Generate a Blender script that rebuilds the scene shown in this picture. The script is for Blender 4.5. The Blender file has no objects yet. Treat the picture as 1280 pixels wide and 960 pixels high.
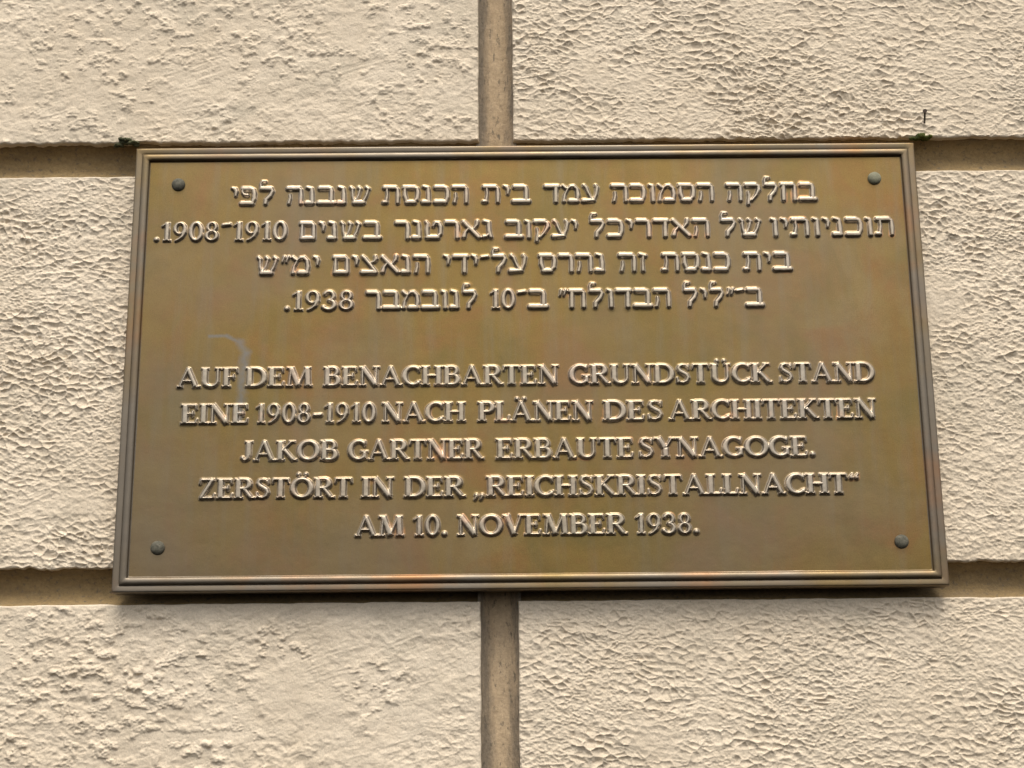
import bpy, bmesh, math, random
import numpy as np
from mathutils import Matrix, Vector

C = bpy.context.scene.collection
ZC = 2.2                     # height of the plaque's centre above the street

# ------------------------------------------------------------------ camera
cam = bpy.data.cameras.new('camera')
cam.lens, cam.sensor_width, cam.sensor_fit = 50.625, 36.0, 'HORIZONTAL'
cam.clip_start, cam.clip_end = 0.05, 500
co = bpy.data.objects.new('camera', cam)
C.objects.link(co)
Rt, Fw, Up = (0.999956, -0.002315, -0.009137), (0.004432, 0.971014, 0.238982), (0.008319, -0.239012, 0.970981)
co.matrix_world = Matrix(((Rt[0], Up[0], -Fw[0], -0.02539), (Rt[1], Up[1], -Fw[1], -1.55203),
                          (Rt[2], Up[2], -Fw[2], ZC - 0.41081), (0, 0, 0, 1)))
bpy.context.scene.camera = co

# ------------------------------------------------------------------ world, sun, exposure
SUN_EL, SUN_AZ = 63.0, 5.0          # degrees; azimuth away from straight in front of the wall, to the right
w = bpy.data.worlds.new('World')
bpy.context.scene.world = w
w.use_nodes = True
nt = w.node_tree
bg = nt.nodes['Background']
sky = nt.nodes.new('ShaderNodeTexSky')
sky.sky_type = 'NISHITA'
sky.sun_disc = False
sky.sun_elevation = math.radians(SUN_EL)
sky.sun_rotation = math.radians(180 - SUN_AZ)
sky.dust_density, sky.air_density, sky.ozone_density = 4.0, 1.0, 1.0
hs = nt.nodes.new('ShaderNodeHueSaturation')
hs.inputs['Saturation'].default_value = 0.25          # cloud cover: the sky is nearly white
nt.links.new(sky.outputs[0], hs.inputs['Color'])
nt.links.new(hs.outputs[0], bg.inputs[0])
bg.inputs[1].default_value = 0.145
sl = bpy.data.lights.new('sun', 'SUN')
sl.energy, sl.angle, sl.color = 1.25, math.radians(34), (1.0, 0.96, 0.87)
so = bpy.data.objects.new('sun', sl)
C.objects.link(so)
e, a = math.radians(SUN_EL), math.radians(SUN_AZ)
so.rotation_euler = Vector((math.sin(a)*math.cos(e), -math.cos(a)*math.cos(e), math.sin(e))).to_track_quat('Z', 'Y').to_euler()
so.location = (0, -3, ZC + 5)
vs = bpy.context.scene.view_settings
vs.view_transform, vs.look, vs.gamma, vs.exposure = 'Standard', 'None', 1.0, 0.74
vs.use_curve_mapping = False

# ------------------------------------------------------------------ noise helpers (numpy)
def vnoise(x, z, sx, sz, seed):
    rng = np.random.RandomState(seed)
    t = rng.rand(256, 256)
    u, v = x/sx + 57.3, z/sz + 91.7
    i, j = np.floor(u).astype(int), np.floor(v).astype(int)
    fu, fv = u - i, v - j
    fu, fv = fu*fu*fu*(fu*(fu*6-15)+10), fv*fv*fv*(fv*(fv*6-15)+10)
    g = lambda a, b: t[a & 255, b & 255]
    return ((g(i, j)*(1-fu) + g(i+1, j)*fu)*(1-fv) + (g(i, j+1)*(1-fu) + g(i+1, j+1)*fu)*fv)*2 - 1

def fbm(x, z, sx, sz, seed, n=4, gain=0.5):
    r, a, s = 0, 1.0, 0.0
    for k in range(n):
        r = r + a*vnoise(x, z, sx, sz, seed+k)
        s += a
        a *= gain
        sx, sz = sx/2.03, sz/2.03
    return r/s

def worley(x, z, sx, sz, seed):
    rng = np.random.RandomState(seed)
    px, pz = rng.rand(256, 256), rng.rand(256, 256)
    u, v = x/sx + 40.2, z/sz + 60.9
    i, j = np.floor(u).astype(int), np.floor(v).astype(int)
    f1, f2 = np.full(u.shape, 9.0), np.full(u.shape, 9.0)
    for di in (-1, 0, 1):
        for dj in (-1, 0, 1):
            a, b = (i+di) & 255, (j+dj) & 255
            d = (i+di+px[a, b]-u)**2 + (j+dj+pz[a, b]-v)**2
            f2 = np.minimum(f2, np.maximum(f1, d))
            f1 = np.minimum(f1, d)
    return np.sqrt(f1), np.sqrt(f2)

def sstep(a, b, x):
    t = np.clip((x-a)/(b-a), 0, 1)
    return t*t*(3-2*t)

# ------------------------------------------------------------------ object helpers
def link(o, parent=None):
    C.objects.link(o)
    if parent: o.parent = parent
    return o

def thing(name, label, cat, loc=(0, 0, ZC), group=None):
    o = bpy.data.objects.new(name, None)
    o.empty_display_size = 0.1
    link(o)
    o.location = loc
    o['label'], o['category'] = label, cat
    if group: o['group'] = group
    return o

def np_mesh(name, verts, quads, mat, parent=None, label=None, smooth=True):
    me = bpy.data.meshes.new(name)
    n, q = len(verts), len(quads)
    me.vertices.add(n)
    me.vertices.foreach_set('co', np.ascontiguousarray(verts, dtype=np.float32).ravel())
    me.loops.add(q*4)
    me.loops.foreach_set('vertex_index', np.ascontiguousarray(quads, dtype=np.int32).ravel())
    me.polygons.add(q)
    me.polygons.foreach_set('loop_start', np.arange(0, q*4, 4, dtype=np.int32))
    me.polygons.foreach_set('loop_total', np.full(q, 4, dtype=np.int32))
    me.update(calc_edges=True)
    me.validate()
    me.polygons.foreach_set('use_smooth', np.full(q, smooth))
    me.materials.append(mat)
    o = bpy.data.objects.new(name, me)
    if label: o['label'] = label
    return link(o, parent)

def grid_quads(nz, nx):
    i = np.arange(nz*nx).reshape(nz, nx)
    return np.stack([i[:-1, :-1], i[:-1, 1:], i[1:, 1:], i[1:, :-1]], -1).reshape(-1, 4)

# ------------------------------------------------------------------ material helpers
def new_mat(name):
    m = bpy.data.materials.new(name)
    m.use_nodes = True
    return m, m.node_tree, m.node_tree.nodes['Principled BSDF']

class NG:
    """small shorthand for building node graphs"""
    def __init__(s, nt): s.nt = nt
    def n(s, t, **kw):
        nd = s.nt.nodes.new(t)
        for k, v in kw.items(): setattr(nd, k, v)
        return nd
    def l(s, a, b): s.nt.links.new(a, b)
    def noise(s, vec, scale, detail=4, rough=0.55, mapscale=None, dist=0.0, loc=(0, 0, 0)):
        if mapscale or loc != (0, 0, 0):
            mp = s.n('ShaderNodeMapping')
            mp.inputs['Scale'].default_value = mapscale or (1, 1, 1)
            mp.inputs['Location'].default_value = loc
            s.l(vec, mp.inputs['Vector']); vec = mp.outputs[0]
        nd = s.n('ShaderNodeTexNoise')
        nd.inputs['Scale'].default_value, nd.inputs['Detail'].default_value = scale, detail
        nd.inputs['Roughness'].default_value, nd.inputs['Distortion'].default_value = rough, dist
        s.l(vec, nd.inputs['Vector'])
        return nd.outputs['Fac']
    def ramp(s, fac, *stops):
        r = s.n('ShaderNodeValToRGB')
        el = r.color_ramp.elements
        while len(el) < len(stops): el.new(0.5)
        for k, (p, c) in enumerate(stops):
            el[k].position = p
            el[k].color = (*c, 1) if isinstance(c, tuple) else (c, c, c, 1)
        s.l(fac, r.inputs[0])
        return r.outputs[0]
    def mix(s, fac, a, b, mode='MIX'):
        m = s.n('ShaderNodeMix', data_type='RGBA', blend_type=mode)
        for v, i in ((fac, m.inputs[0]), (a, m.inputs[6]), (b, m.inputs[7])):
            if isinstance(v, (int, float)): i.default_value = v if i == m.inputs[0] else (v, v, v, 1)
            elif isinstance(v, tuple): i.default_value = (*v, 1)
            else: s.l(v, i)
        return m.outputs[2]
    def math(s, op, a, b=0.0, c=None, clamp=False):
        m = s.n('ShaderNodeMath', operation=op, use_clamp=clamp)
        for k, v in enumerate((a, b) if c is None else (a, b, c)):
            if isinstance(v, (int, float)): m.inputs[k].default_value = v
            else: s.l(v, m.inputs[k])
        return m.outputs[0]
    def bump(s, h, strength, dist, normal=None):
        b = s.n('ShaderNodeBump')
        b.inputs['Strength'].default_value, b.inputs['Distance'].default_value = strength, dist
        s.l(h, b.inputs['Height'])
        if normal: s.l(normal, b.inputs['Normal'])
        return b.outputs[0]
    def coords(s):
        return s.n('ShaderNodeTexCoord').outputs['Object']
    def xyz(s, v):
        x = s.n('ShaderNodeSeparateXYZ'); s.l(v, x.inputs[0])
        return x.outputs

def mat_plaster():
    m, nt, b = new_mat('cream_plaster')
    g = NG(nt); v = g.coords()
    big = g.noise(v, 5.0, 5, 0.6)
    mid = g.noise(v, 38.0, 4, 0.6)
    col = g.ramp(big, (0.30, PL_A), (0.70, PL_B))
    col = g.mix(g.ramp(mid, (0.42, 0.0), (0.75, 0.35)), col, PL_C)
    grime = g.noise(v, 11.0, 7, 0.72, dist=0.5)
    col = g.mix(g.ramp(grime, (0.52, 0.0), (0.76, 0.55)), col, (0.37, 0.32, 0.235))
    sand = g.noise(v, 650.0, 3, 0.7)
    col = g.mix(0.5, col, g.ramp(sand, (0.30, 0.70), (0.70, 1.18)), 'MULTIPLY')
    speck = g.noise(v, 420.0, 2, 0.6)
    col = g.mix(g.ramp(speck, (0.66, 0.0), (0.74, 0.55)), col, (0.22, 0.19, 0.15))
    g.l(col, b.inputs['Base Color'])
    b.inputs['Roughness'].default_value = 0.92
    b.inputs['Specular IOR Level'].default_value = 0.25
    g.l(g.bump(g.noise(v, 480.0, 5, 0.72), 0.6, 0.0008), b.inputs['Normal'])
    return m

def mat_joint(vertical):
    m, nt, b = new_mat('upright_mortar' if vertical else 'bed_mortar')
    g = NG(nt); v = g.coords()
    base = g.noise(v, 9.0, 5, 0.6, mapscale=(2.2, 1, 0.5) if vertical else (0.45, 1, 2.0))
    if vertical: col = g.ramp(base, (0.3, (0.36, 0.26, 0.155)), (0.7, (0.47, 0.35, 0.22)))
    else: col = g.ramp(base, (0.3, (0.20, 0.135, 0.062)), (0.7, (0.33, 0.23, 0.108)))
    # soot runs along the groove, with torn edges
    x = g.xyz(v)[0 if vertical else 2]
    run = g.noise(v, 60.0, 5, 0.7, mapscale=(1.0, 1, 0.22) if vertical else (0.2, 1, 1.0))
    if vertical:
        side = g.math('ABSOLUTE', g.math('ADD', x, 0.0325))
        soot = g.math('ADD', g.math('MULTIPLY', side, 42.0), g.math('MULTIPLY', run, 1.7))
        soot = g.ramp(g.math('MULTIPLY', soot, 0.5), (0.56, 0.0), (0.84, 0.85))
        col = g.mix(soot, col, (0.17, 0.14, 0.105))
    else:
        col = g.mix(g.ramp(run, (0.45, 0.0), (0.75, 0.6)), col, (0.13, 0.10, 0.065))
    spots = g.noise(v, 210.0, 3, 0.65, mapscale=(1, 1, 0.45) if vertical else None)
    col = g.mix(g.ramp(spots, (0.57, 0.0), (0.69, 0.75)), col, (0.10, 0.085, 0.065))
    g.l(col, b.inputs['Base Color'])
    b.inputs['Roughness'].default_value = 0.9
    b.inputs['Specular IOR Level'].default_value = 0.2
    col = g.mix(0.6, col, g.ramp(g.noise(v, 260.0, 5, 0.75), (0.3, 0.62), (0.7, 1.25)), 'MULTIPLY')
    g.l(col, b.inputs['Base Color'])
    g.l(g.bump(g.noise(v, 300.0, 5, 0.7), 0.8, 0.0012), b.inputs['Normal'])
    return m

def stain_mask(g, v):
    """the pale blue-grey run down from the middle of the panel (a hook and a drip)"""
    px, _, pz = g.xyz(v)
    wob = g.math('MULTIPLY', g.math('SUBTRACT', g.noise(v, 60.0, 3, 0.6), 0.5), 0.008)
    pts = [(-0.357, 0.030, .0018), (-0.338, 0.030, .0022), (-0.324, 0.022, .003), (-0.3165, 0.010, .0075), (-0.3180, -0.016, .0058), (-0.319, -0.044, .0052), (-0.320, -0.066, .0034)]
    res = None
    for (ax, az, ar), (bx, bz, br) in zip(pts[:-1], pts[1:]):
        dx, dz = bx-ax, bz-az
        ux, uz = g.math('SUBTRACT', g.math('ADD', px, wob), ax), g.math('SUBTRACT', pz, az)
        t = g.math('DIVIDE', g.math('ADD', g.math('MULTIPLY', ux, dx), g.math('MULTIPLY', uz, dz)), dx*dx+dz*dz, clamp=True)
        qx, qz = g.math('SUBTRACT', ux, g.math('MULTIPLY', t, dx)), g.math('SUBTRACT', uz, g.math('MULTIPLY', t, dz))
        d = g.math('SQRT', g.math('ADD', g.math('MULTIPLY', qx, qx), g.math('MULTIPLY', qz, qz)))
        d = g.math('DIVIDE', d, (ar+br)/2*1.35)
        res = d if res is None else g.math('MINIMUM', res, d)
    rag = g.math('MULTIPLY', g.math('SUBTRACT', g.noise(v, 110.0, 5, 0.75), 0.5), 1.8)
    return g.ramp(g.math('ADD', res, rag), (0.0, 1.0), (1.7, 0.0))

def mat_bronze(kind):
    m, nt, b = new_mat('bronze_' + kind)
    g = NG(nt); v = g.coords()
    cloud = g.noise(v, 4.5, 5, 0.6, dist=0.4)
    col = g.ramp(cloud, (0.30, BZ_A), (0.55, BZ_B), (0.75, BZ_C))
    fine = g.noise(v, 45.0, 5, 0.65, mapscale=(1, 1, 0.5))
    col = g.mix(g.ramp(fine, (0.45, 0.0), (0.75, 0.45)), col, BZ_D)
    blot = g.noise(v, 13.0, 5, 0.65, loc=(1, 5, 3), dist=0.6)
    col = g.mix(g.ramp(blot, (0.48, 0.0), (0.68, 0.75)), col, (0.215, 0.110, 0.042))
    blot2 = g.noise(v, 9.0, 5, 0.65, loc=(8, 2, 6), dist=0.6)
    col = g.mix(g.ramp(blot2, (0.50, 0.0), (0.68, 0.7)), col, (0.150, 0.110, 0.038))
    strk = g.noise(v, 55.0, 5, 0.65, mapscale=(1, 1, 0.10), loc=(2, 2, 2))
    col = g.mix(g.ramp(strk, (0.48, 0.0), (0.75, 0.4)), col, (0.19, 0.155, 0.100))
    grain = g.noise(v, 800.0, 2, 0.5)
    col = g.mix(0.32, col, g.ramp(grain, (0.30, 0.62), (0.70, 1.35)), 'MULTIPLY')
    sky_sheen = g.noise(v, 2.1, 4, 0.6, loc=(0.35, 0, 1.9))
    col = g.mix(g.ramp(sky_sheen, (0.45, 0.0), (0.68, 0.7)), col, (0.165, 0.130, 0.092))  # broad grey patches paint the sky's reflected sheen into the bronze
    rough = g.ramp(g.noise(v, 30.0, 4, 0.6), (0.3, BZ_R0), (0.7, BZ_R1))
    if kind == 'rim':
        # coppery rubbed lengths and grey tarnished lengths along the border
        st2 = g.noise(v, 5.0, 4, 0.6, loc=(9, 4, 2))
        col = g.mix(g.ramp(st2, (0.36, 0.15), (0.55, 0.9)), col, (0.165, 0.138, 0.106))
        rough = g.math('ADD', rough, 0.08)
        st = g.noise(v, 6.5, 4, 0.65, loc=(3, 1, 7))
        col = g.mix(g.ramp(st, (0.52, 0.0), (0.68, 0.6)), col, (0.26, 0.115, 0.042))
    else:
        sm = stain_mask(g, v)
        col = g.mix(g.math('MULTIPLY', sm, 0.62), col, (0.165, 0.168, 0.165))
        if kind == 'letters':
            st = g.noise(v, 24.0, 3, 0.6, loc=(5, 2, 8))
            col = g.mix(g.ramp(st, (0.60, 0.0), (0.68, 0.6)), col, (0.50, 0.24, 0.10))
            at = g.n('ShaderNodeAttribute', attribute_name='wear_gleam')
            col = g.mix(at.outputs['Fac'], col, BZ_W)  # rubbed metal, with the sky-lit edge brightness painted in as well
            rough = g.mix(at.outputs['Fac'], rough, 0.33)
    b.inputs['Metallic'].default_value = BZ_M
    g.l(col, b.inputs['Base Color'])
    g.l(rough, b.inputs['Roughness'])
    g.l(g.bump(g.noise(v, 260.0, 5, 0.65), 0.14, 0.0005, g.bump(g.noise(v, 30.0, 3, 0.5), 0.25, 0.0015)), b.inputs['Normal'])
    return m

def mat_plain(name, c1, c2, scale, rough, metal=0.0, bump=0.0):
    m, nt, b = new_mat(name)
    g = NG(nt); v = g.coords()
    n = g.noise(v, scale, 5, 0.65)
    g.l(g.ramp(n, (0.35, c1), (0.65, c2)), b.inputs['Base Color'])
    b.inputs['Roughness'].default_value, b.inputs['Metallic'].default_value = rough, metal
    b.inputs['Specular IOR Level'].default_value = 0.3
    if bump: g.l(g.bump(n, bump, 0.001), b.inputs['Normal'])
    return m

PL_A, PL_B, PL_C = (0.585, 0.480, 0.350), (0.67, 0.562, 0.425), (0.55, 0.44, 0.308)
BZ_A, BZ_B, BZ_C, BZ_D = (0.185, 0.121, 0.035), (0.205, 0.132, 0.042), (0.212, 0.148, 0.066), (0.175, 0.097, 0.034)
BZ_W = (0.78, 0.70, 0.60)  # rubbed bronze, paled further to paint bright letter edges
BZ_R0, BZ_R1, BZ_M = 0.30, 0.42, 0.88

M_plaster = mat_plaster()
M_bed, M_up = mat_joint(False), mat_joint(True)
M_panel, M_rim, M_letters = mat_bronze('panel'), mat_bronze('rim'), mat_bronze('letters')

# ------------------------------------------------------------------ the wall (local z = 0 at the plaque's centre)
YW = 0.022                                     # mean face of the blocks; the plaque's front is y = 0
ZU0, ZU1, ZL1, ZL0 = 0.2716, 0.2295, -0.2268, -0.2662   # joint edges
XV0, XV1 = -0.0545, -0.0137
XL, XR, ZB, ZT = -0.80, 0.78, -0.60, 0.62
STEP = 0.00080
wall = thing('rusticated_wall', 'cream plastered wall of rough blocks parted by brown grooves, behind the bronze plaque', 'wall')

def scallop(x, z, seed, size=1.0, sharp=1.0):
    """float-dragged plaster: scooped hollows of mixed size between thin crests, with gritty sand in them"""
    wx = x + 0.0034*fbm(x, z, 0.016, 0.011, seed+1, 3) + 0.005*vnoise(x, z, 0.06, 0.05, seed+8)
    wz = z + 0.0028*fbm(x, z, 0.015, 0.010, seed+5, 3) + 0.005*vnoise(x, z, 0.05, 0.04, seed+9) + 0.16*x
    f1, f2 = worley(wx, wz, 0.0140*size, 0.0082*size, seed+11)
    g1, g2 = worley(wx + 0.002*vnoise(x, z, .006, .004, seed+3), wz + 0.0012*vnoise(x, z, .005, .004, seed+4), 0.0074*size, 0.0047*size, seed+17)
    big = sstep(-0.45, 0.25, fbm(x, z, .035, .024, seed+23, 3))
    torn = sstep(-.35, .35, fbm(x, z, .009, .006, seed+37, 3))
    def cell(a, b): return 0.58*np.minimum(a, 1.0) + (0.14+0.40*torn)*np.exp(-(b-a)*8.5)*sharp
    h = big*(cell(f1, f2) + 0.16*cell(g1, g2)) + (1-big)*(0.30 + 0.48*cell(g1, g2))
    h = h + 0.20*fbm(x, z, .0060, .0034, seed+29, 3) + 0.13*fbm(x, z, .0032, .0021, seed+33, 2)*(0.6+0.6*vnoise(x, z, .012, .010, seed+34))
    return h

def block(x0, x1, z0, z1, style, seed, ragged_bottom, label=None, open_l=False, open_r=False):
    near = np.array([0.00004, 0.00012, 0.00025, 0.0004, 0.0006, 0.0009, 0.0012, 0.0016, 0.0020])
    def axis(p, q):
        a = np.linspace(p+0.0026, q-0.0026, int((q-p)/STEP)+1)
        return np.concatenate([[p], p+near, a, (q-near)[::-1], [q]])
    xs, zs = axis(x0, x1), axis(z0, z1)
    X, Z = np.meshgrid(xs, zs)
    sc = scallop(X, Z, seed, style['size'], style['sharp'])
    lump = 0.55*fbm(X, Z, 0.028, 0.020, seed+40, 4, 0.5) + 0.45*(1-2*np.abs(fbm(X, Z, 0.016, 0.0125, seed+44, 4, .55)))*sstep(-.5, .4, vnoise(X, Z, .06, .05, seed+48))
    patch = sstep(-0.15, 0.35, fbm(X, Z, 0.16, 0.11, seed+50, 3) + style['patch'])       # 1 = scalloped, 0 = trowelled smooth
    brush = vnoise(X, Z - 0.3*X + 0.006*vnoise(X, Z, .05, .04, seed+62), 0.06, 0.0026, seed+60)*0.00022*sstep(0.0, .5, vnoise(X, Z, .09, .05, seed+63)) + fbm(X, Z, .007, .0052, seed+61, 3)*0.00042
    pits = np.clip(fbm(X, Z, 0.0110, 0.0085, seed+70, 4, .55)-0.03, 0, 1)*0.0058
    h = style['amp']*(sc-0.6)*patch*(0.85+0.4*vnoise(X, Z, .11, .07, seed+75)) + style['lump']*lump + brush
    h = h + style['pits']*0.62*pits*sstep(-.9, .35, vnoise(X, Z, 0.05, 0.04, seed+77)) + 0.00010*vnoise(X, Z, .0018, .0015, seed+80)
    # edges round over into the grooves
    dz0, dz1, dx0, dx1 = Z-z0, z1-Z, X-x0, x1-X
    def roll(d, r): return r*(1-np.sqrt(np.clip(1-np.clip(1-d/r, 0, 1)**2, 0, 1)))
    cut = roll(dz0, 0.0026)*1.3 + roll(dz1, 0.0018)
    if not open_l: cut = cut + roll(dx0, 0.0024)
    if not open_r: cut = cut + roll(dx1, 0.0024)
    flat = np.minimum(sstep(0, .005, dz1), sstep(-.002, .002, dz0))
    h = h*(0.3+0.7*flat)
    Y = YW - h + cut
    rag = ragged_bottom*(0.0036*np.abs(fbm(xs, xs*0, 0.034, 1, seed+90, 4, .6)) - 0.0010 + 0.0006*vnoise(xs, xs*0, .006, 1, seed+97))
    Z = Z + rag[None, :]*np.exp(-dz0/0.007)
    Z = Z - (0.0005*fbm(xs, xs*0, 0.02, 1, seed+93, 3))[None, :]*np.exp(-dz1/0.004)*2
    X = X + (0.0009*fbm(zs*0, zs, 1, 0.02, seed+95, 4))[:, None]*(np.exp(-dx0/0.005)+np.exp(-dx1/0.005))
    # skirts back into the wall
    P = np.stack([X, Y, Z], -1)
    def back(a, y):
        b = a.copy(); b[..., 1] = y
        return b
    lo, hi = P[:1], P[-1:]
    P = np.concatenate([back(lo, 0.075), back(lo, 0.045), P, back(hi, 0.045), back(hi, 0.075)], 0)
    le, ri = P[:, :1], P[:, -1:]
    P = np.concatenate([back(le, 0.075), np.maximum(back(le, 0.045), back(le, 0.0)), P, back(ri, 0.045), back(ri, 0.075)], 1)
    return np_mesh('plaster_block', P.reshape(-1, 3), grid_quads(*P.shape[:2]), M_plaster, wall, label)

SMOOTH = dict(size=1.1, sharp=0.6, amp=0.0021, patch=-0.22, lump=0.0017, pits=1.0)
PITTED = dict(size=1.1, sharp=0.7, amp=0.0024, patch=-0.05, lump=0.0022, pits=1.35)
SCALE = dict(size=1.0, sharp=1.0, amp=0.0047, patch=0.75, lump=0.0008, pits=0.2)
FINE = dict(size=0.9, sharp=0.9, amp=0.0042, patch=0.6, lump=0.0009, pits=0.35)
block(XL, XV0, ZU0, ZT, SMOOTH, 100, 1.0, 'smoothly trowelled plaster block with scattered pits', open_l=True)
block(XV1, XR, ZU0, ZT, SCALE, 300, 0.7, open_r=True)
block(XL, XR, ZL1, ZU1, FINE, 501, 1.3, open_l=True, open_r=True)
block(XL, XV0, ZB, ZL0, PITTED, 700, 1.0, 'smooth plaster block with patches of coarse pits', open_l=True)
block(XV1, XR, ZB, ZL0, FINE, 900, 1.0, open_r=True)

def joint(vertical, lo, hi, c0, c1, mat, seed):
    """a concave groove between two blocks: runs from lo to hi, spans c0..c1"""
    L, W = hi-lo, (c1-c0)
    nl, nw = int(L/0.0018)+1, 34
    s, t = np.linspace(lo, hi, nl), np.linspace(-1.16, 1.16, nw)
    T, S = np.meshgrid(t, s)
    depth = YW + 0.0225 - 0.0150*np.clip(np.abs(T), 0, 1.0)**2.2
    n = fbm(S, T*W/2, 0.03, 0.012, seed, 4)*0.0010 + fbm(S, T*W/2, 0.006, 0.004, seed+7, 3)*0.0004
    Y = depth + n
    cross = (c0+c1)/2 + T*W/2
    if not vertical:                     # the upright groove runs on into this one
        side = np.sign((c0+c1)/2)*(cross-(c0+c1)/2)
        Y = np.where((S > XV0+0.001) & (S < XV1-0.001) & (side > 0.001), Y+0.03, Y)
    P = np.stack([cross, Y, S], -1) if vertical else np.stack([S, Y, cross], -1)
    q = grid_quads(*P.shape[:2])
    if not vertical: q = q[:, ::-1]
    return np_mesh('mortar_joint', P.reshape(-1, 3), q, mat, wall)
joint(False, XL, XR, ZU1, ZU0, M_bed, 21)
joint(False, XL, XR, ZL0, ZL1, M_bed, 31)
joint(True, (ZU0+ZU1)/2, ZT, XV0, XV1, M_up, 41)
joint(True, ZB, (ZL0+ZL1)/2, XV0, XV1, M_up, 51)

# ------------------------------------------------------------------ the plaque
PW, PH = 0.45, 0.2556                            # half width, half height
YP = 0.0024                                      # face of the sunk panel
plaque = thing('memorial_plaque', 'bronze memorial plaque with raised Hebrew and German lettering, riveted over the wall joint', 'plaque')

def make_panel():
    hw, hh = PW-0.0150, PH-0.0150
    nx, nz = 300, 180
    X, Z = np.meshgrid(np.linspace(-hw, hw, nx), np.linspace(-hh, hh, nz))
    Y = YP + 0.00022*fbm(X, Z, 0.12, 0.08, 71, 4)
    Y = np.where((np.abs(X) > hw-0.002) | (np.abs(Z) > hh-0.002), YP, Y)
    np_mesh('panel', np.stack([X, Y, Z], -1).reshape(-1, 3), grid_quads(nz, nx), M_panel, plaque)
make_panel()

def make_rim():
    prof = [(0, 0.026), (0, 0.014), (0, 0.0016), (0.0004, 0.0006), (0.0012, 0.0001), (0.0024, 0.0), (0.0062, 0.0004), (0.0071, 0.0007), (0.0077, 0.0010)]
    c, r, hgt = 0.0120, 0.0043, 0.0034
    for k in range(0, 17):
        th = math.pi*(1 - k/16)
        prof.append((c + r*math.cos(th), 0.0012 - hgt*math.sin(th)**0.8))
    prof += [(0.0167, 0.0018), (0.0176, YP+0.0002), (0.020, YP+0.0006)]
    n = 160
    rows = []
    prof = np.array(prof)
    ins, dep = prof[:, 0], prof[:, 1]
    rng = np.random.RandomState(4)
    corners = [(-PW, PH, 1, -1), (PW, PH, -1, -1), (PW, -PH, -1, 1), (-PW, -PH, 1, 1)]
    V = []
    for k in range(4):
        (ax, az, asx, asz), (bx, bz, bsx, bsz) = corners[k], corners[(k+1) % 4]
        t = np.linspace(0, 1, n, endpoint=False)
        for tt in t:
            x = (ax + ins*asx)*(1-tt) + (bx + ins*bsx)*tt
            z = (az + ins*asz)*(1-tt) + (bz + ins*bsz)*tt
            V.append(np.stack([x, dep, z], -1))
    V = np.array(V)
    wob = fbm(V[..., 0], V[..., 2], 0.05, 0.05, 88, 3)*0.00025
    V[..., 1] += wob
    N, K = V.shape[:2]
    idx = np.arange(N*K).reshape(N, K)
    nxt = np.roll(idx, -1, 0)
    q = np.stack([idx[:, :-1], nxt[:, :-1], nxt[:, 1:], idx[:, 1:]], -1).reshape(-1, 4)[:, ::-1]
    o = np_mesh('rim', V.reshape(-1, 3), q[:, ::-1], M_rim, plaque)
    o.data.set_sharp_from_angle(angle=math.radians(50))
make_rim()

# ---- lettering: every glyph is a set of tapered strokes; y = 0 baseline, y = 1 cap height
S, T = 0.122, 0.070
def Lc(pts, r): return ('L', pts, r if isinstance(r, (list, tuple)) else [r]*len(pts))
def Bx(a, b, w): return ('B', a, b, w)
def arc(cx, cy, rx, ry, a0, a1, thick=S, thin=T, n=14):
    ps, rs = [], []
    for k in range(n+1):
        th = math.radians(a0 + (a1-a0)*k/n)
        ps.append((cx + rx*math.cos(th), cy + ry*math.sin(th)))
        rs.append(thin + (thick-thin)*abs(math.cos(th))**1.6)
    return Lc(ps, rs)
def serif(x, y, hw=0.155): return Bx((x-hw, y), (x+hw, y), 0.038)
def bot(x, hw=0.155): return serif(x, 0.038, hw)
def top(x, hw=0.155): return serif(x, 0.962, hw)
def stem(x, r=S): return [Bx((x, 0.0), (x, 1.0), r), bot(x, r+0.055), top(x, r+0.055)]
def O_(cx, rx, ry=0.452, thick=S, thin=T): return [arc(cx, 0.5, rx, ry, 0, 360, thick, thin, 28)]
def dots(c, y=1.17): return [Lc([(c-0.16, y)]*2, 0.082), Lc([(c+0.16, y)]*2, 0.082)]
C_ = [arc(0.48, 0.5, 0.385, 0.452, 52, 308, n=20), Lc([(0.75, 0.72), (0.755, 0.93)], [0.03, 0.055]), Lc([(0.72, 0.12), (0.79, 0.24)], [0.05, 0.03])]
A_ = [Bx((0.12, 0.02), (0.47, 1.0), 0.056), Bx((0.455, 0.97), (0.82, 0.02), 0.098), Lc([(0.455, 0.95), (0.45, 0.97)], 0.06), Bx((0.25, 0.33), (0.66, 0.33), 0.043), bot(0.115, 0.11), bot(0.845, 0.15)]
U_ = [Bx((0.18, 0.30), (0.18, 1), S), arc(0.465, 0.33, 0.285, 0.283, 180, 270), arc(0.465, 0.33, 0.285, 0.283, 270, 360, 0.06), Bx((0.75, 0.32), (0.75, 1), 0.058), top(0.18), top(0.75, 0.13)]
P_ = stem(0.17) + [Bx((0.17, 0.952), (0.44, 0.952), T), arc(0.42, 0.725, 0.225, 0.227, 90, -90), Bx((0.2, 0.498), (0.44, 0.498), T)]
E_top = stem(0.17) + [Bx((0.17, 0.952), (0.60, 0.952), 0.048), Lc([(0.605, 0.94), (0.63, 0.76)], [0.05, 0.028]), Bx((0.17, 0.52), (0.46, 0.52), 0.043), Lc([(0.485, 0.40), (0.475, 0.52), (0.485, 0.64)], [0.025, 0.062, 0.025])]
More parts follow.
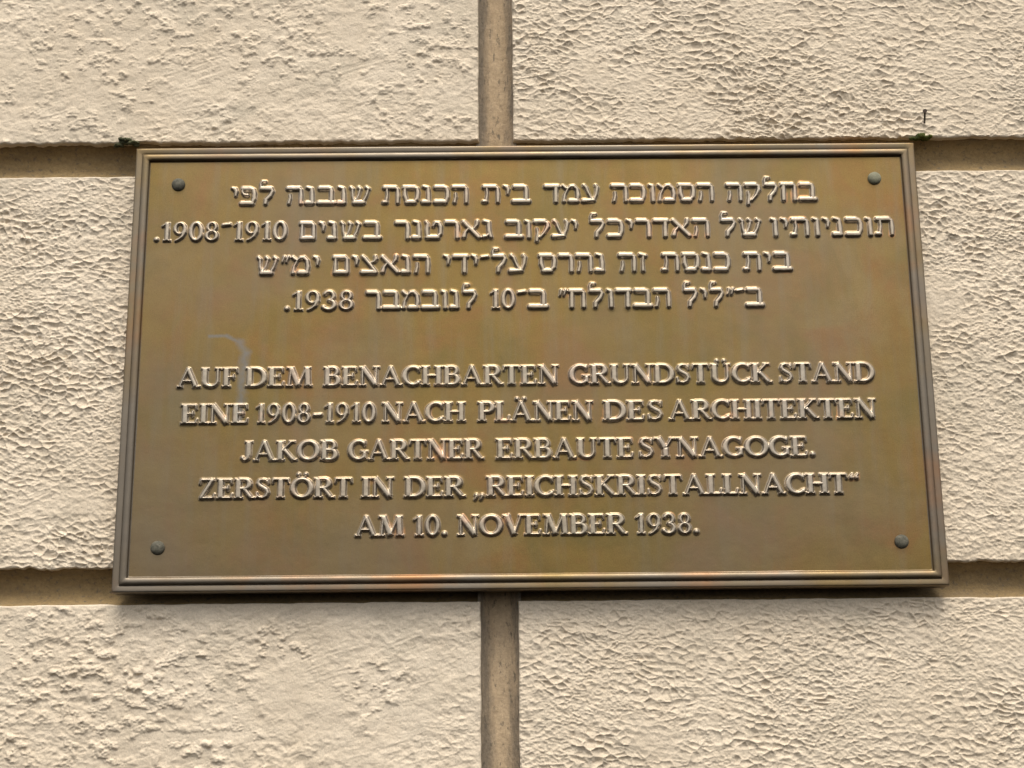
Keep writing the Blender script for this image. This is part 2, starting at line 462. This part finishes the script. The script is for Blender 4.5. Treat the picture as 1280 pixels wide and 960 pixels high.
GL = {
 'A': (0.98, A_), 'Ä': (0.98, A_ + dots(0.45, 1.15)),
 'B': (0.80, stem(0.17) + [Bx((0.17, .952), (.42, .952), T), arc(.41, .742, .20, .21, 90, -90, 0.09), Bx((.2, .53), (.44, .53), T), arc(.43, .288, .235, .242, 90, -90), Bx((.17, .047), (.45, .047), T)]),
 'C': (0.83, C_),
 'D': (0.92, stem(0.17) + [Bx((.17, .952), (.42, .952), T), arc(.40, .5, .41, .452, 90, -90, n=18), Bx((.17, .048), (.42, .048), T)]),
 'E': (0.74, E_top + [Bx((.17, .048), (.62, .048), 0.048), Lc([(.625, .06), (.67, .24)], [0.05, 0.028])]),
 'F': (0.68, E_top),
 'G': (0.90, C_[:2] + [Bx((.76, .06), (.76, .43), .088), Bx((.58, .43), (.90, .43), .038), arc(0.48, 0.5, 0.385, 0.452, 270, 310)]),
 'H': (0.96, stem(.18) + stem(.78) + [Bx((.18, .51), (.78, .51), .045)]),
 'I': (0.36, stem(.18)),
 'J': (0.52, [Bx((.34, .28), (.34, 1), S), top(.34), Lc([(.34, .30), (.32, .16), (.24, .06), (.13, .06), (.08, .15)], [S, .09, .055, .055, .085])]),
 'K': (0.88, stem(.17) + [Bx((.22, .45), (.66, .97), .052), top(.68, .13), Bx((.34, .56), (.76, .02), .092), bot(.78, .13)]),
 'L': (0.66, stem(.17) + [Bx((.17, .048), (.56, .048), .048), Lc([(.57, .06), (.62, .27)], [.05, .03])]),
 'M': (1.14, [Bx((.15, 0), (.22, 1), .052), top(.16, .12), bot(.15, .13), Bx((.22, .97), (.55, .03), S), Bx((.55, .03), (.88, .97), .05), Bx((.92, 1), (.97, 0), S), bot(.97), top(.93, .13)]),
 'N': (0.94, [Bx((.16, 0), (.16, .98), .052), bot(.16, .14), top(.13, .12), Bx((.16, .96), (.77, .03), S), Bx((.79, 0), (.79, 1), .052), top(.79, .14)]),
 'O': (1.0, O_(.5, .40)), 'Ö': (1.0, O_(.5, .40) + dots(.5, 1.19)),
 'P': (0.74, P_),
 'R': (0.84, P_ + [Bx((.40, .50), (.74, .03), .09), bot(.78, .11)]),
 'S': (0.70, [Lc([(.56, .84), (.48, .93), (.34, .955), (.20, .90), (.155, .76), (.22, .64), (.36, .54), (.51, .44), (.575, .29), (.52, .13), (.37, .045), (.22, .06), (.13, .15)], [.04, .045, .05, .07, .085, .095, .1, .095, .085, .07, .05, .045, .04]), Lc([(.59, .93), (.60, .74)], [.05, .028]), Lc([(.115, .06), (.10, .28)], [.05, .028])]),
 'T': (0.80, [Bx((.40, 0), (.40, 1), S), bot(.40), Bx((.08, .952), (.72, .952), .048), Lc([(.075, .94), (.04, .76)], [.05, .028]), Lc([(.725, .94), (.76, .76)], [.05, .028])]),
 'U': (0.92, U_), 'Ü': (0.92, U_ + dots(.47, 1.15)),
 'V': (0.90, [Bx((.14, 1), (.47, .02), S), Bx((.47, .02), (.76, 1), .05), top(.13), top(.78, .12)]),
 'Y': (0.86, [Bx((.14, 1), (.44, .46), S), Bx((.44, .46), (.72, 1), .05), Bx((.44, .5), (.44, 0), S), bot(.44), top(.13), top(.74, .12)]),
 'Z': (0.78, [Bx((.12, .952), (.68, .952), .048), Bx((.62, .97), (.14, .03), .092), Bx((.08, .048), (.66, .048), .048), Lc([(.12, .94), (.07, .76)], [.05, .028]), Lc([(.665, .06), (.71, .24)], [.05, .028])]),
 '1': (0.46, [Bx((.27, 0), (.27, .99), .09), bot(.27, .15), Lc([(.08, .80), (.25, .945)], [.04, .05])]),
 '0': (0.62, O_(.31, .215, .452, .09)),
 '9': (0.62, [arc(.30, .67, .20, .285, 0, 360, .08, .045, 22), Lc([(.50, .70), (.49, .48), (.40, .24), (.25, .08), (.14, .02)], [.08, .085, .07, .05, .04])]),
 '8': (0.62, [arc(.30, .735, .165, .22, 0, 360, .068, .048, 20), arc(.30, .275, .205, .235, 0, 360, .08, .048, 20)]),
 '3': (0.58, [arc(.26, .735, .175, .222, 150, -85, .08), arc(.25, .275, .22, .235, 85, -150, .09)]),
 '.': (0.26, [Lc([(.13, .10)]*2, .10)]),
 '-': (0.46, [Lc([(.09, .40), (.37, .42)], [.07, .07])]),
 '„': (0.52, [Lc([(.12, .06), (.13, .02), (.06, -.14)], [.085, .07, .03]), Lc([(.36, .06), (.37, .02), (.30, -.14)], [.085, .07, .03])]),
 '“': (0.46, [Lc([(.12, .80), (.10, .84), (.18, .98)], [.085, .07, .03]), Lc([(.34, .80), (.32, .84), (.40, .98)], [.085, .07, .03])]),
}
H, V_ = 0.116, 0.094
def bar(x0, x1, y=0.89): return Lc([(x0, y), (x1, y-0.005)], H)
HB = {
 'א': (0.92, [Lc([(.12, .90), (.82, .10)], [.10, .105]), Lc([(.76, .93), (.74, .74), (.56, .48)], [.09, .075, .05]), Lc([(.14, .12), (.20, .34), (.36, .56)], [.10, .075, .05])]),
 'ב': (0.86, [bar(.14, .52), Lc([(.12, .96), (.13, .90)], .05), Lc([(.52, .89), (.64, .86), (.68, .72), (.67, .12)], [H, .09, V_, V_]), Lc([(.10, .10), (.78, .10)], H)]),
 'ג': (0.56, [Lc([(.13, .93), (.30, .87)], [.08, .095]), Lc([(.34, .86), (.35, .40), (.44, .10)], [V_, V_, .08]), Lc([(.36, .26), (.22, .13), (.10, .11)], [.05, .085, .095])]),
 'ד': (0.78, [bar(.11, .66), Lc([(.08, .96), (.10, .90)], .045), Lc([(.58, .86), (.57, .07)], [V_, V_])]),
 'ה': (0.84, [bar(.11, .60), Lc([(.08, .96), (.10, .90)], .045), Lc([(.60, .88), (.71, .80), (.72, .45), (.71, .07)], [.09, .075, V_, .078]), Lc([(.21, .54), (.22, .34), (.16, .07)], [.05, .062, .072])]),
 'ו': (0.40, [Lc([(.11, .92), (.22, .86)], [.07, .10]), Lc([(.25, .85), (.26, .07)], [.085, V_])]),
 'ז': (0.44, [Lc([(.10, .92), (.32, .85)], [.08, .09]), Lc([(.24, .84), (.21, .50), (.22, .07)], [.06, .055, .078])]),
 'ח': (0.86, [bar(.12, .62), Lc([(.08, .96), (.10, .90)], .045), Lc([(.19, .86), (.18, .07)], V_), Lc([(.62, .88), (.72, .80), (.72, .07)], [.09, .075, V_])]),
 'ט': (0.90, [Lc([(.10, .93), (.19, .80), (.15, .50), (.17, .16)], [.06, .08, V_, .075]), Lc([(.18, .10), (.64, .10)], H), Lc([(.64, .11), (.78, .28), (.79, .64), (.70, .85), (.54, .87), (.45, .70)], [.09, .075, V_, .085, .085, .06])]),
 'י': (0.40, [Lc([(.10, .93), (.23, .86), (.29, .74), (.27, .50)], [.06, .10, .085, .05])]),
 'כ': (0.80, [bar(.12, .46), Lc([(.09, .96), (.11, .90)], .045), Lc([(.46, .89), (.62, .83), (.68, .62), (.67, .34), (.60, .14)], [H, .09, V_, V_, .085]), Lc([(.11, .10), (.56, .10)], H)]),
 'ל': (0.78, [Lc([(.32, 1.27), (.18, 1.27), (.11, 1.14), (.12, .92)], [.055, .07, .055, .055]), Lc([(.16, .89), (.56, .885)], H), Lc([(.58, .88), (.66, .74), (.56, .50), (.38, .28), (.35, .07)], [.085, .075, V_, V_, .078])]),
 'ם': (0.84, [bar(.12, .56), Lc([(.08, .96), (.11, .90)], .045), Lc([(.60, .88), (.70, .78), (.71, .14)], [.085, .075, V_]), Lc([(.17, .10), (.68, .10)], H), Lc([(.17, .88), (.16, .12)], [.06, V_])]),
 'מ': (0.92, [Lc([(.10, .92), (.22, .80), (.32, .74)], [.07, .085, .06]), Lc([(.32, .74), (.18, .42), (.13, .08)], [.05, .058, .08]), Lc([(.32, .76), (.46, .88), (.60, .89), (.76, .72), (.80, .40), (.76, .14)], [.06, .085, .095, .08, V_, .08]), Lc([(.42, .10), (.74, .10)], H)]),
 'נ': (0.54, [Lc([(.12, .93), (.28, .87)], [.075, .095]), Lc([(.33, .86), (.36, .50), (.36, .12)], [.08, V_, V_]), Lc([(.11, .10), (.36, .10)], H)]),
 'ס': (0.86, [bar(.12, .58), Lc([(.07, .96), (.10, .90)], .045), Lc([(.58, .89), (.72, .82), (.76, .60), (.72, .28), (.60, .13)], [.09, .08, V_, V_, .08]), Lc([(.26, .10), (.58, .10)], H), Lc([(.15, .86), (.15, .45), (.25, .13)], [.06, V_, .08])]),
 'ע': (0.84, [Lc([(.13, .92), (.24, .80), (.34, .50), (.48, .18)], [.085, .08, .065, .06]), Lc([(.68, .93), (.75, .80), (.70, .45), (.58, .13)], [.07, .085, .068, .07]), Lc([(.10, .10), (.58, .12)], [H, .085])]),
 'פ': (0.82, [bar(.16, .46), Lc([(.46, .89), (.64, .82), (.69, .60), (.68, .34), (.60, .14)], [H, .09, V_, V_, .085]), Lc([(.11, .10), (.58, .10)], H), Lc([(.15, .87), (.15, .68), (.22, .56), (.38, .54)], [.065, .055, .06, .07])]),
 'צ': (0.88, [Lc([(.11, .93), (.22, .82), (.46, .50), (.70, .16)], [.075, .09, .08, .08]), Lc([(.70, .93), (.74, .80), (.66, .66), (.50, .58)], [.07, .085, .065, .05]), Lc([(.11, .10), (.70, .10)], H)]),
 'ק': (0.86, [bar(.12, .56), Lc([(.08, .96), (.11, .90)], .045), Lc([(.56, .89), (.70, .80), (.72, .62), (.58, .34), (.36, .06)], [.09, .08, V_, .065, .06]), Lc([(.20, .52), (.24, .30), (.19, -.14)], [.05, .065, .075])]),
 'ר': (0.76, [bar(.12, .48), Lc([(.08, .96), (.11, .90)], .045), Lc([(.48, .89), (.60, .83), (.64, .60), (.63, .07)], [H, .085, V_, V_])]),
 'ש': (1.06, [Lc([(.10, .92), (.18, .82)], [.07, .085]), Lc([(.18, .80), (.20, .42), (.28, .12)], [.055, .06, .07]), Lc([(.28, .10), (.68, .10)], H), Lc([(.46, .92), (.54, .82)], [.07, .085]), Lc([(.54, .80), (.46, .45), (.34, .16)], [.055, .055, .06]), Lc([(.82, .92), (.92, .82)], [.07, .09]), Lc([(.92, .80), (.82, .42), (.68, .12)], [.06, .06, .075])]),
 'ת': (0.90, [bar(.14, .62), Lc([(.10, .96), (.13, .90)], .045), Lc([(.62, .88), (.74, .80), (.76, .45), (.75, .07)], [.09, .075, V_, .075]), Lc([(.24, .86), (.27, .50), (.22, .18)], [.06, .06, .07]), Lc([(.10, .10), (.21, .11)], [.09, .10])]),
 '־': (0.46, [Lc([(.10, .84), (.36, .88)], [.075, .08])]),
 '״': (0.42, [Lc([(.18, .93), (.10, .66)], [.075, .035]), Lc([(.36, .93), (.28, .66)], [.075, .035])]),
}
GL.update(HB)

CAP = {'L': 0.0220, 'H': 0.0226}
TRACK = {'L': 0.035, 'H': 0.035}
RELIEF = 0.0024

def prim_pts(p):
    if p[0] == 'L': return [(x, r) for (x, _), r in zip(p[1], p[2])]
    return [(p[1][0], p[3]), (p[2][0], p[3])]

def make_word(text, kind, x0, x1, zb, parent):
    cap = CAP[kind]
    cur, prims = 0.0, []
    for ch in text:
        w_, ps = GL[ch]
        for p in ps:
            if p[0] == 'L': prims.append(('L', [(x+cur, y) for x, y in p[1]], p[2]))
            else: prims.append(('B', (p[1][0]+cur, p[1][1]), (p[2][0]+cur, p[2][1]), p[3]))
        cur += w_ + TRACK[kind]
    lo = min(x-r for p in prims for x, r in prim_pts(p))
    hi = max(x+r for p in prims for x, r in prim_pts(p))
    k = (x1-x0)/(hi-lo)
    rs = cap*min(1.12, max(0.86, (k/cap)**0.5))           # stroke weight follows the width a little
    mx = lambda x: x0 + (x-lo)*k
    mz = lambda y: zb + y*cap
    m = 0.0048
    step = 0.00042
    zlo, zhi = zb - 0.20*cap - m, zb + 1.36*cap + m
    nx, nz = int((x1-x0+2*m)/step)+1, int((zhi-zlo)/step)+1
    xs, zs = np.linspace(x0-m, x1+m, nx), np.linspace(zlo, zhi, nz)
    D = np.full((nz, nx), 0.05)
    def window(ax, bx, az, bz, r):
        i0, i1 = np.searchsorted(xs, min(ax, bx)-r-0.007), np.searchsorted(xs, max(ax, bx)+r+0.007)
        j0, j1 = np.searchsorted(zs, min(az, bz)-r-0.007), np.searchsorted(zs, max(az, bz)+r+0.007)
        return slice(j0, j1), slice(i0, i1)
    for p in prims:
        if p[0] == 'L':
            for (a, ra), (b, rb) in zip(list(zip(p[1], p[2]))[:-1], list(zip(p[1], p[2]))[1:]):
                ax, az, bx, bz = mx(a[0]), mz(a[1]), mx(b[0]), mz(b[1])
                ra, rb = ra*rs, rb*rs
                sl_ = window(ax, bx, az, bz, max(ra, rb))
                X, Z = np.meshgrid(xs[sl_[1]], zs[sl_[0]])
                dx, dz = bx-ax, bz-az
                l2 = dx*dx+dz*dz
                t = np.clip(((X-ax)*dx+(Z-az)*dz)/l2, 0, 1) if l2 > 1e-12 else np.zeros_like(X)
                d = np.hypot(X-ax-t*dx, Z-az-t*dz) - (ra+(rb-ra)*t)
                D[sl_] = np.minimum(D[sl_], d)
        else:
            ax, az, bx, bz = mx(p[1][0]), mz(p[1][1]), mx(p[2][0]), mz(p[2][1])
            r = p[3]*rs
            sl_ = window(ax, bx, az, bz, r)
            X, Z = np.meshgrid(xs[sl_[1]], zs[sl_[0]])
            l = math.hypot(bx-ax, bz-az)
            ux, uz = (bx-ax)/l, (bz-az)/l
            cx, cz = X-(ax+bx)/2, Z-(az+bz)/2
            qa, qb = np.abs(cx*ux+cz*uz)-l/2, np.abs(-cx*uz+cz*ux)-r
            d = np.hypot(np.maximum(qa, 0), np.maximum(qb, 0)) + np.minimum(np.maximum(qa, qb), 0)
            D[sl_] = np.minimum(D[sl_], d)
    X, Z = np.meshgrid(xs, zs)
    Dn = D + 0.00016*fbm(X, Z, .004, .004, 5, 2)           # hand-finished casting
    up = sstep(-0.00095, 0.00080, -Dn)
    h = RELIEF*up + 0.00085*np.exp(-np.clip(Dn, 0, None)/0.0016) + 0.00030*sstep(0.0004, 0.0022, -Dn)
    fl = 0.00085*math.exp(-0.0040/0.0016)
    h = h - fl - 0.00012 + 0.00010*fbm(X, Z, .006, .006, 9, 2)*up
    wear_gleam = np.maximum(np.exp(-((Dn-0.00020)/0.00075)**2)*0.62, 0.32*up)  # rubbed edges, spread over the sides to paint in their bright halo
    Y = YP - h
    q = grid_quads(nz, nx)
    keep = (D.ravel()[q] < 0.0042).any(1)
    q = q[keep]
    used = np.unique(q)
    mp = np.zeros(nz*nx, dtype=np.int64)
    mp[used] = np.arange(len(used))
    o = np_mesh('raised_word', np.stack([X, Y, Z], -1).reshape(-1, 3)[used], mp[q], M_letters, parent)
    at = o.data.attributes.new('wear_gleam', 'FLOAT', 'POINT')
    at.data.foreach_set('value', wear_gleam.ravel()[used].astype(np.float32))
    return o

LINES = [
 ('H', .1848, [('יפל', -.3389, -.2891), ('הנבנש', -.2762, -.1789), ('תסנכה', -.1656, -.0662), ('תיב', -.0512, .0057), ('דמע', .0199, .0837), ('הכומסה', .0966, .2158), ('הקלחב', .2289, .3343)]),
 ('H', .1420, [('.1908־1910', -.4244, -.2726), ('םינשב', -.2598, -.1650), ('רנטראג', -.1509, -.0387), ('בוקעי', -.0254, .0585), ('לכירדאה', .0718, .2092), ('לש', .2210, .2681), ('ויתוינכות', .2785, .4198)]),
 ('H', .1009, [('ש״מי', -.3065, -.2349), ('םיצאנה', -.2210, -.1099), ('ידי־לע', -.0952, -.0001), ('סרהנ', .0125, .0881), ('הז', .1029, .1365), ('תסנכ', .1521, .2309), ('תיב', .2450, .3013)]),
 ('H', .0587, [('.1938', -.2737, -.1956), ('רבמבונל', -.1825, -.0572), ('10־ב', -.0418, .0240), ('״חלודבה', .0357, .1618), ('ליל״־ב', .1758, .2672)]),
 ('L', -.0294, [('AUF', -.3909, -.3233), ('DEM', -.3152, -.2397), ('BENACHBARTEN', -.2286, .0342), ('GRUNDSTÜCK', .0449, .2719), ('STAND', .2798, .3855)]),
 ('L', -.0709, [('EINE', -.3851, -.3101), ('1908-1910', -.3014, -.1689), ('NACH', -.1629, -.0695), ('PLÄNEN', -.0572, .0715), ('DES', .0813, .1480), ('ARCHITEKTEN', .1542, .3849)]),
 ('L', -.1130, [('JAKOB', -.3166, -.2096), ('GARTNER', -.1993, -.0492), ('ERBAUTE', -.0372, .1141), ('SYNAGOGE.', .1210, .3138)]),
 ('L', -.1546, [('ZERSTÖRT', -.3608, -.1937), ('IN', -.1844, -.1477), ('DER', -.1377, -.0695), ('„REICHSKRISTALLNACHT“', -.0605, .3597)]),
 ('L', -.1971, [('AM', -.1903, -.1366), ('10.', -.1265, -.0904), ('NOVEMBER', -.0800, .1061), ('1938.', .1144, .1828)]),
]
for kind, zb, words in LINES:
    ln = bpy.data.objects.new('inscription_line', None)
    ln.empty_display_size = 0.02
    link(ln, plaque)
    for text, x0, x1 in words:
        make_word(text, kind, x0, x1, zb, ln)

# ---- rivets
M_riv = mat_plain('tarnished_rivet', (0.060, 0.055, 0.038), (0.125, 0.112, 0.080), 260, 0.8, 0.0, 0.6)
M_riv2 = mat_plain('verdigris_rivet', (0.14, 0.135, 0.085), (0.23, 0.215, 0.14), 180, 0.75, 0.0, 0.3)
def rivet(x, z, mat, label=None):
    prof = [(0.0077, 0.0004), (0.0077, -0.0009), (0.0073, -0.0022), (0.0064, -0.0034), (0.0049, -0.0044), (0.0030, -0.0050), (0.0012, -0.0053), (0.00005, -0.0053)]
    n = 40
    V = np.array([[(r*math.cos(2*math.pi*k/n), YP+y, r*math.sin(2*math.pi*k/n)) for r, y in prof] for k in range(n)])
    V[..., 1] += 0.00012*fbm(V[..., 0]+x*9, V[..., 2]+z*9, .003, .003, 3, 2)
    V[..., 0] += x; V[..., 2] += z
    K = len(prof)
    idx = np.arange(n*K).reshape(n, K)
    nx_ = np.roll(idx, -1, 0)
    q = np.stack([idx[:, :-1], nx_[:, :-1], nx_[:, 1:], idx[:, 1:]], -1).reshape(-1, 4)[:, ::-1]
    np_mesh('rivet', V.reshape(-1, 3), q[:, ::-1], mat, plaque, label)
rivet(-0.3997, 0.2108, M_riv)
rivet(0.4016, 0.2121, M_riv2, 'pale grey-green rivet')
rivet(-0.4029, -0.2075, M_riv)
rivet(0.4020, -0.2077, M_riv)

# ------------------------------------------------------------------ nail in the upper block
M_nail = mat_plain('rusty_nail', (0.025, 0.018, 0.014), (0.06, 0.04, 0.028), 300, 0.7, 0.5, 0.3)
nail = thing('nail', 'dark rusty nail sticking out of the plaster above the plaque', 'nail', (0.4730, YW+0.003, ZC+0.2905))
def tube(name, a, b, r, mat, parent, flare=1.0):
    bm = bmesh.new()
    a, b = Vector(a), Vector(b)
    rot = (b-a).to_track_quat('Z', 'Y').to_matrix().to_4x4()
    bmesh.ops.create_cone(bm, cap_ends=True, segments=16, radius1=r, radius2=r*flare, depth=(b-a).length, matrix=Matrix.Translation((a+b)/2) @ rot)
    me = bpy.data.meshes.new(name); bm.to_mesh(me); bm.free()
    for p in me.polygons: p.use_smooth = len(p.vertices) == 4
    me.materials.append(mat)
    return link(bpy.data.objects.new(name, me), parent)
tube('shank', (0, 0.004, 0), (-0.0088, -0.030, 0.0012), 0.0011, M_nail, nail)
tube('head', (-0.00865, -0.0295, 0.0012), (-0.0093, -0.0317, 0.0013), 0.0020, M_nail, nail, 1.25)

# ------------------------------------------------------------------ moss under the block edges beside the plaque
M_moss = mat_plain('dark_moss', (0.040, 0.042, 0.022), (0.12, 0.115, 0.055), 160, 0.95, 0, 0.6)
M_moss2 = mat_plain('green_moss', (0.020, 0.030, 0.012), (0.12, 0.13, 0.025), 130, 0.95, 0, 0.6)
def moss(x, z, lumps, mat, label, seed):
    rng = random.Random(seed)
    bm = bmesh.new()
    for (lx, lz, rx, rz) in lumps:
        for k in range(7):
            mt = Matrix.Translation((lx + rng.uniform(-1, 1)*rx*.6, rng.uniform(-.002, .004), lz + rng.uniform(-1, 1)*rz*.6)) @ Matrix.Diagonal((rx*rng.uniform(.4, .7), 0.0035, rz*rng.uniform(.4, .7), 1))
            bmesh.ops.create_icosphere(bm, subdivisions=3, radius=1.0, matrix=mt)
    for v in bm.verts:
        v.co += Vector((rng.uniform(-1, 1), rng.uniform(-1, 1), rng.uniform(-1, 1)))*0.0005
    me = bpy.data.meshes.new('moss_patch'); bm.to_mesh(me); bm.free()
    me.materials.append(mat)
    o = link(bpy.data.objects.new('moss_patch', me))
    o.location = (x, YW-0.0005, ZC+z)
    o['label'], o['category'], o['group'] = label, 'moss', 'moss patches under the upper blocks'
moss(-0.4660, 0.2715, [(-0.004, 0.002, .007, .0045), (0.005, -0.0005, .008, .003), (-.011, -.002, .005, .0025)], M_moss, 'blackish moss wedge under the smooth block, at the plaque corner far from the nail', 3)
moss(0.4665, 0.2715, [(-0.001, 0.0015, .008, .004), (0.006, -0.001, .007, .003), (-.009, -.002, .006, .0025)], M_moss2, 'bright green and dark moss patch just below the nail at the plaque corner', 8)
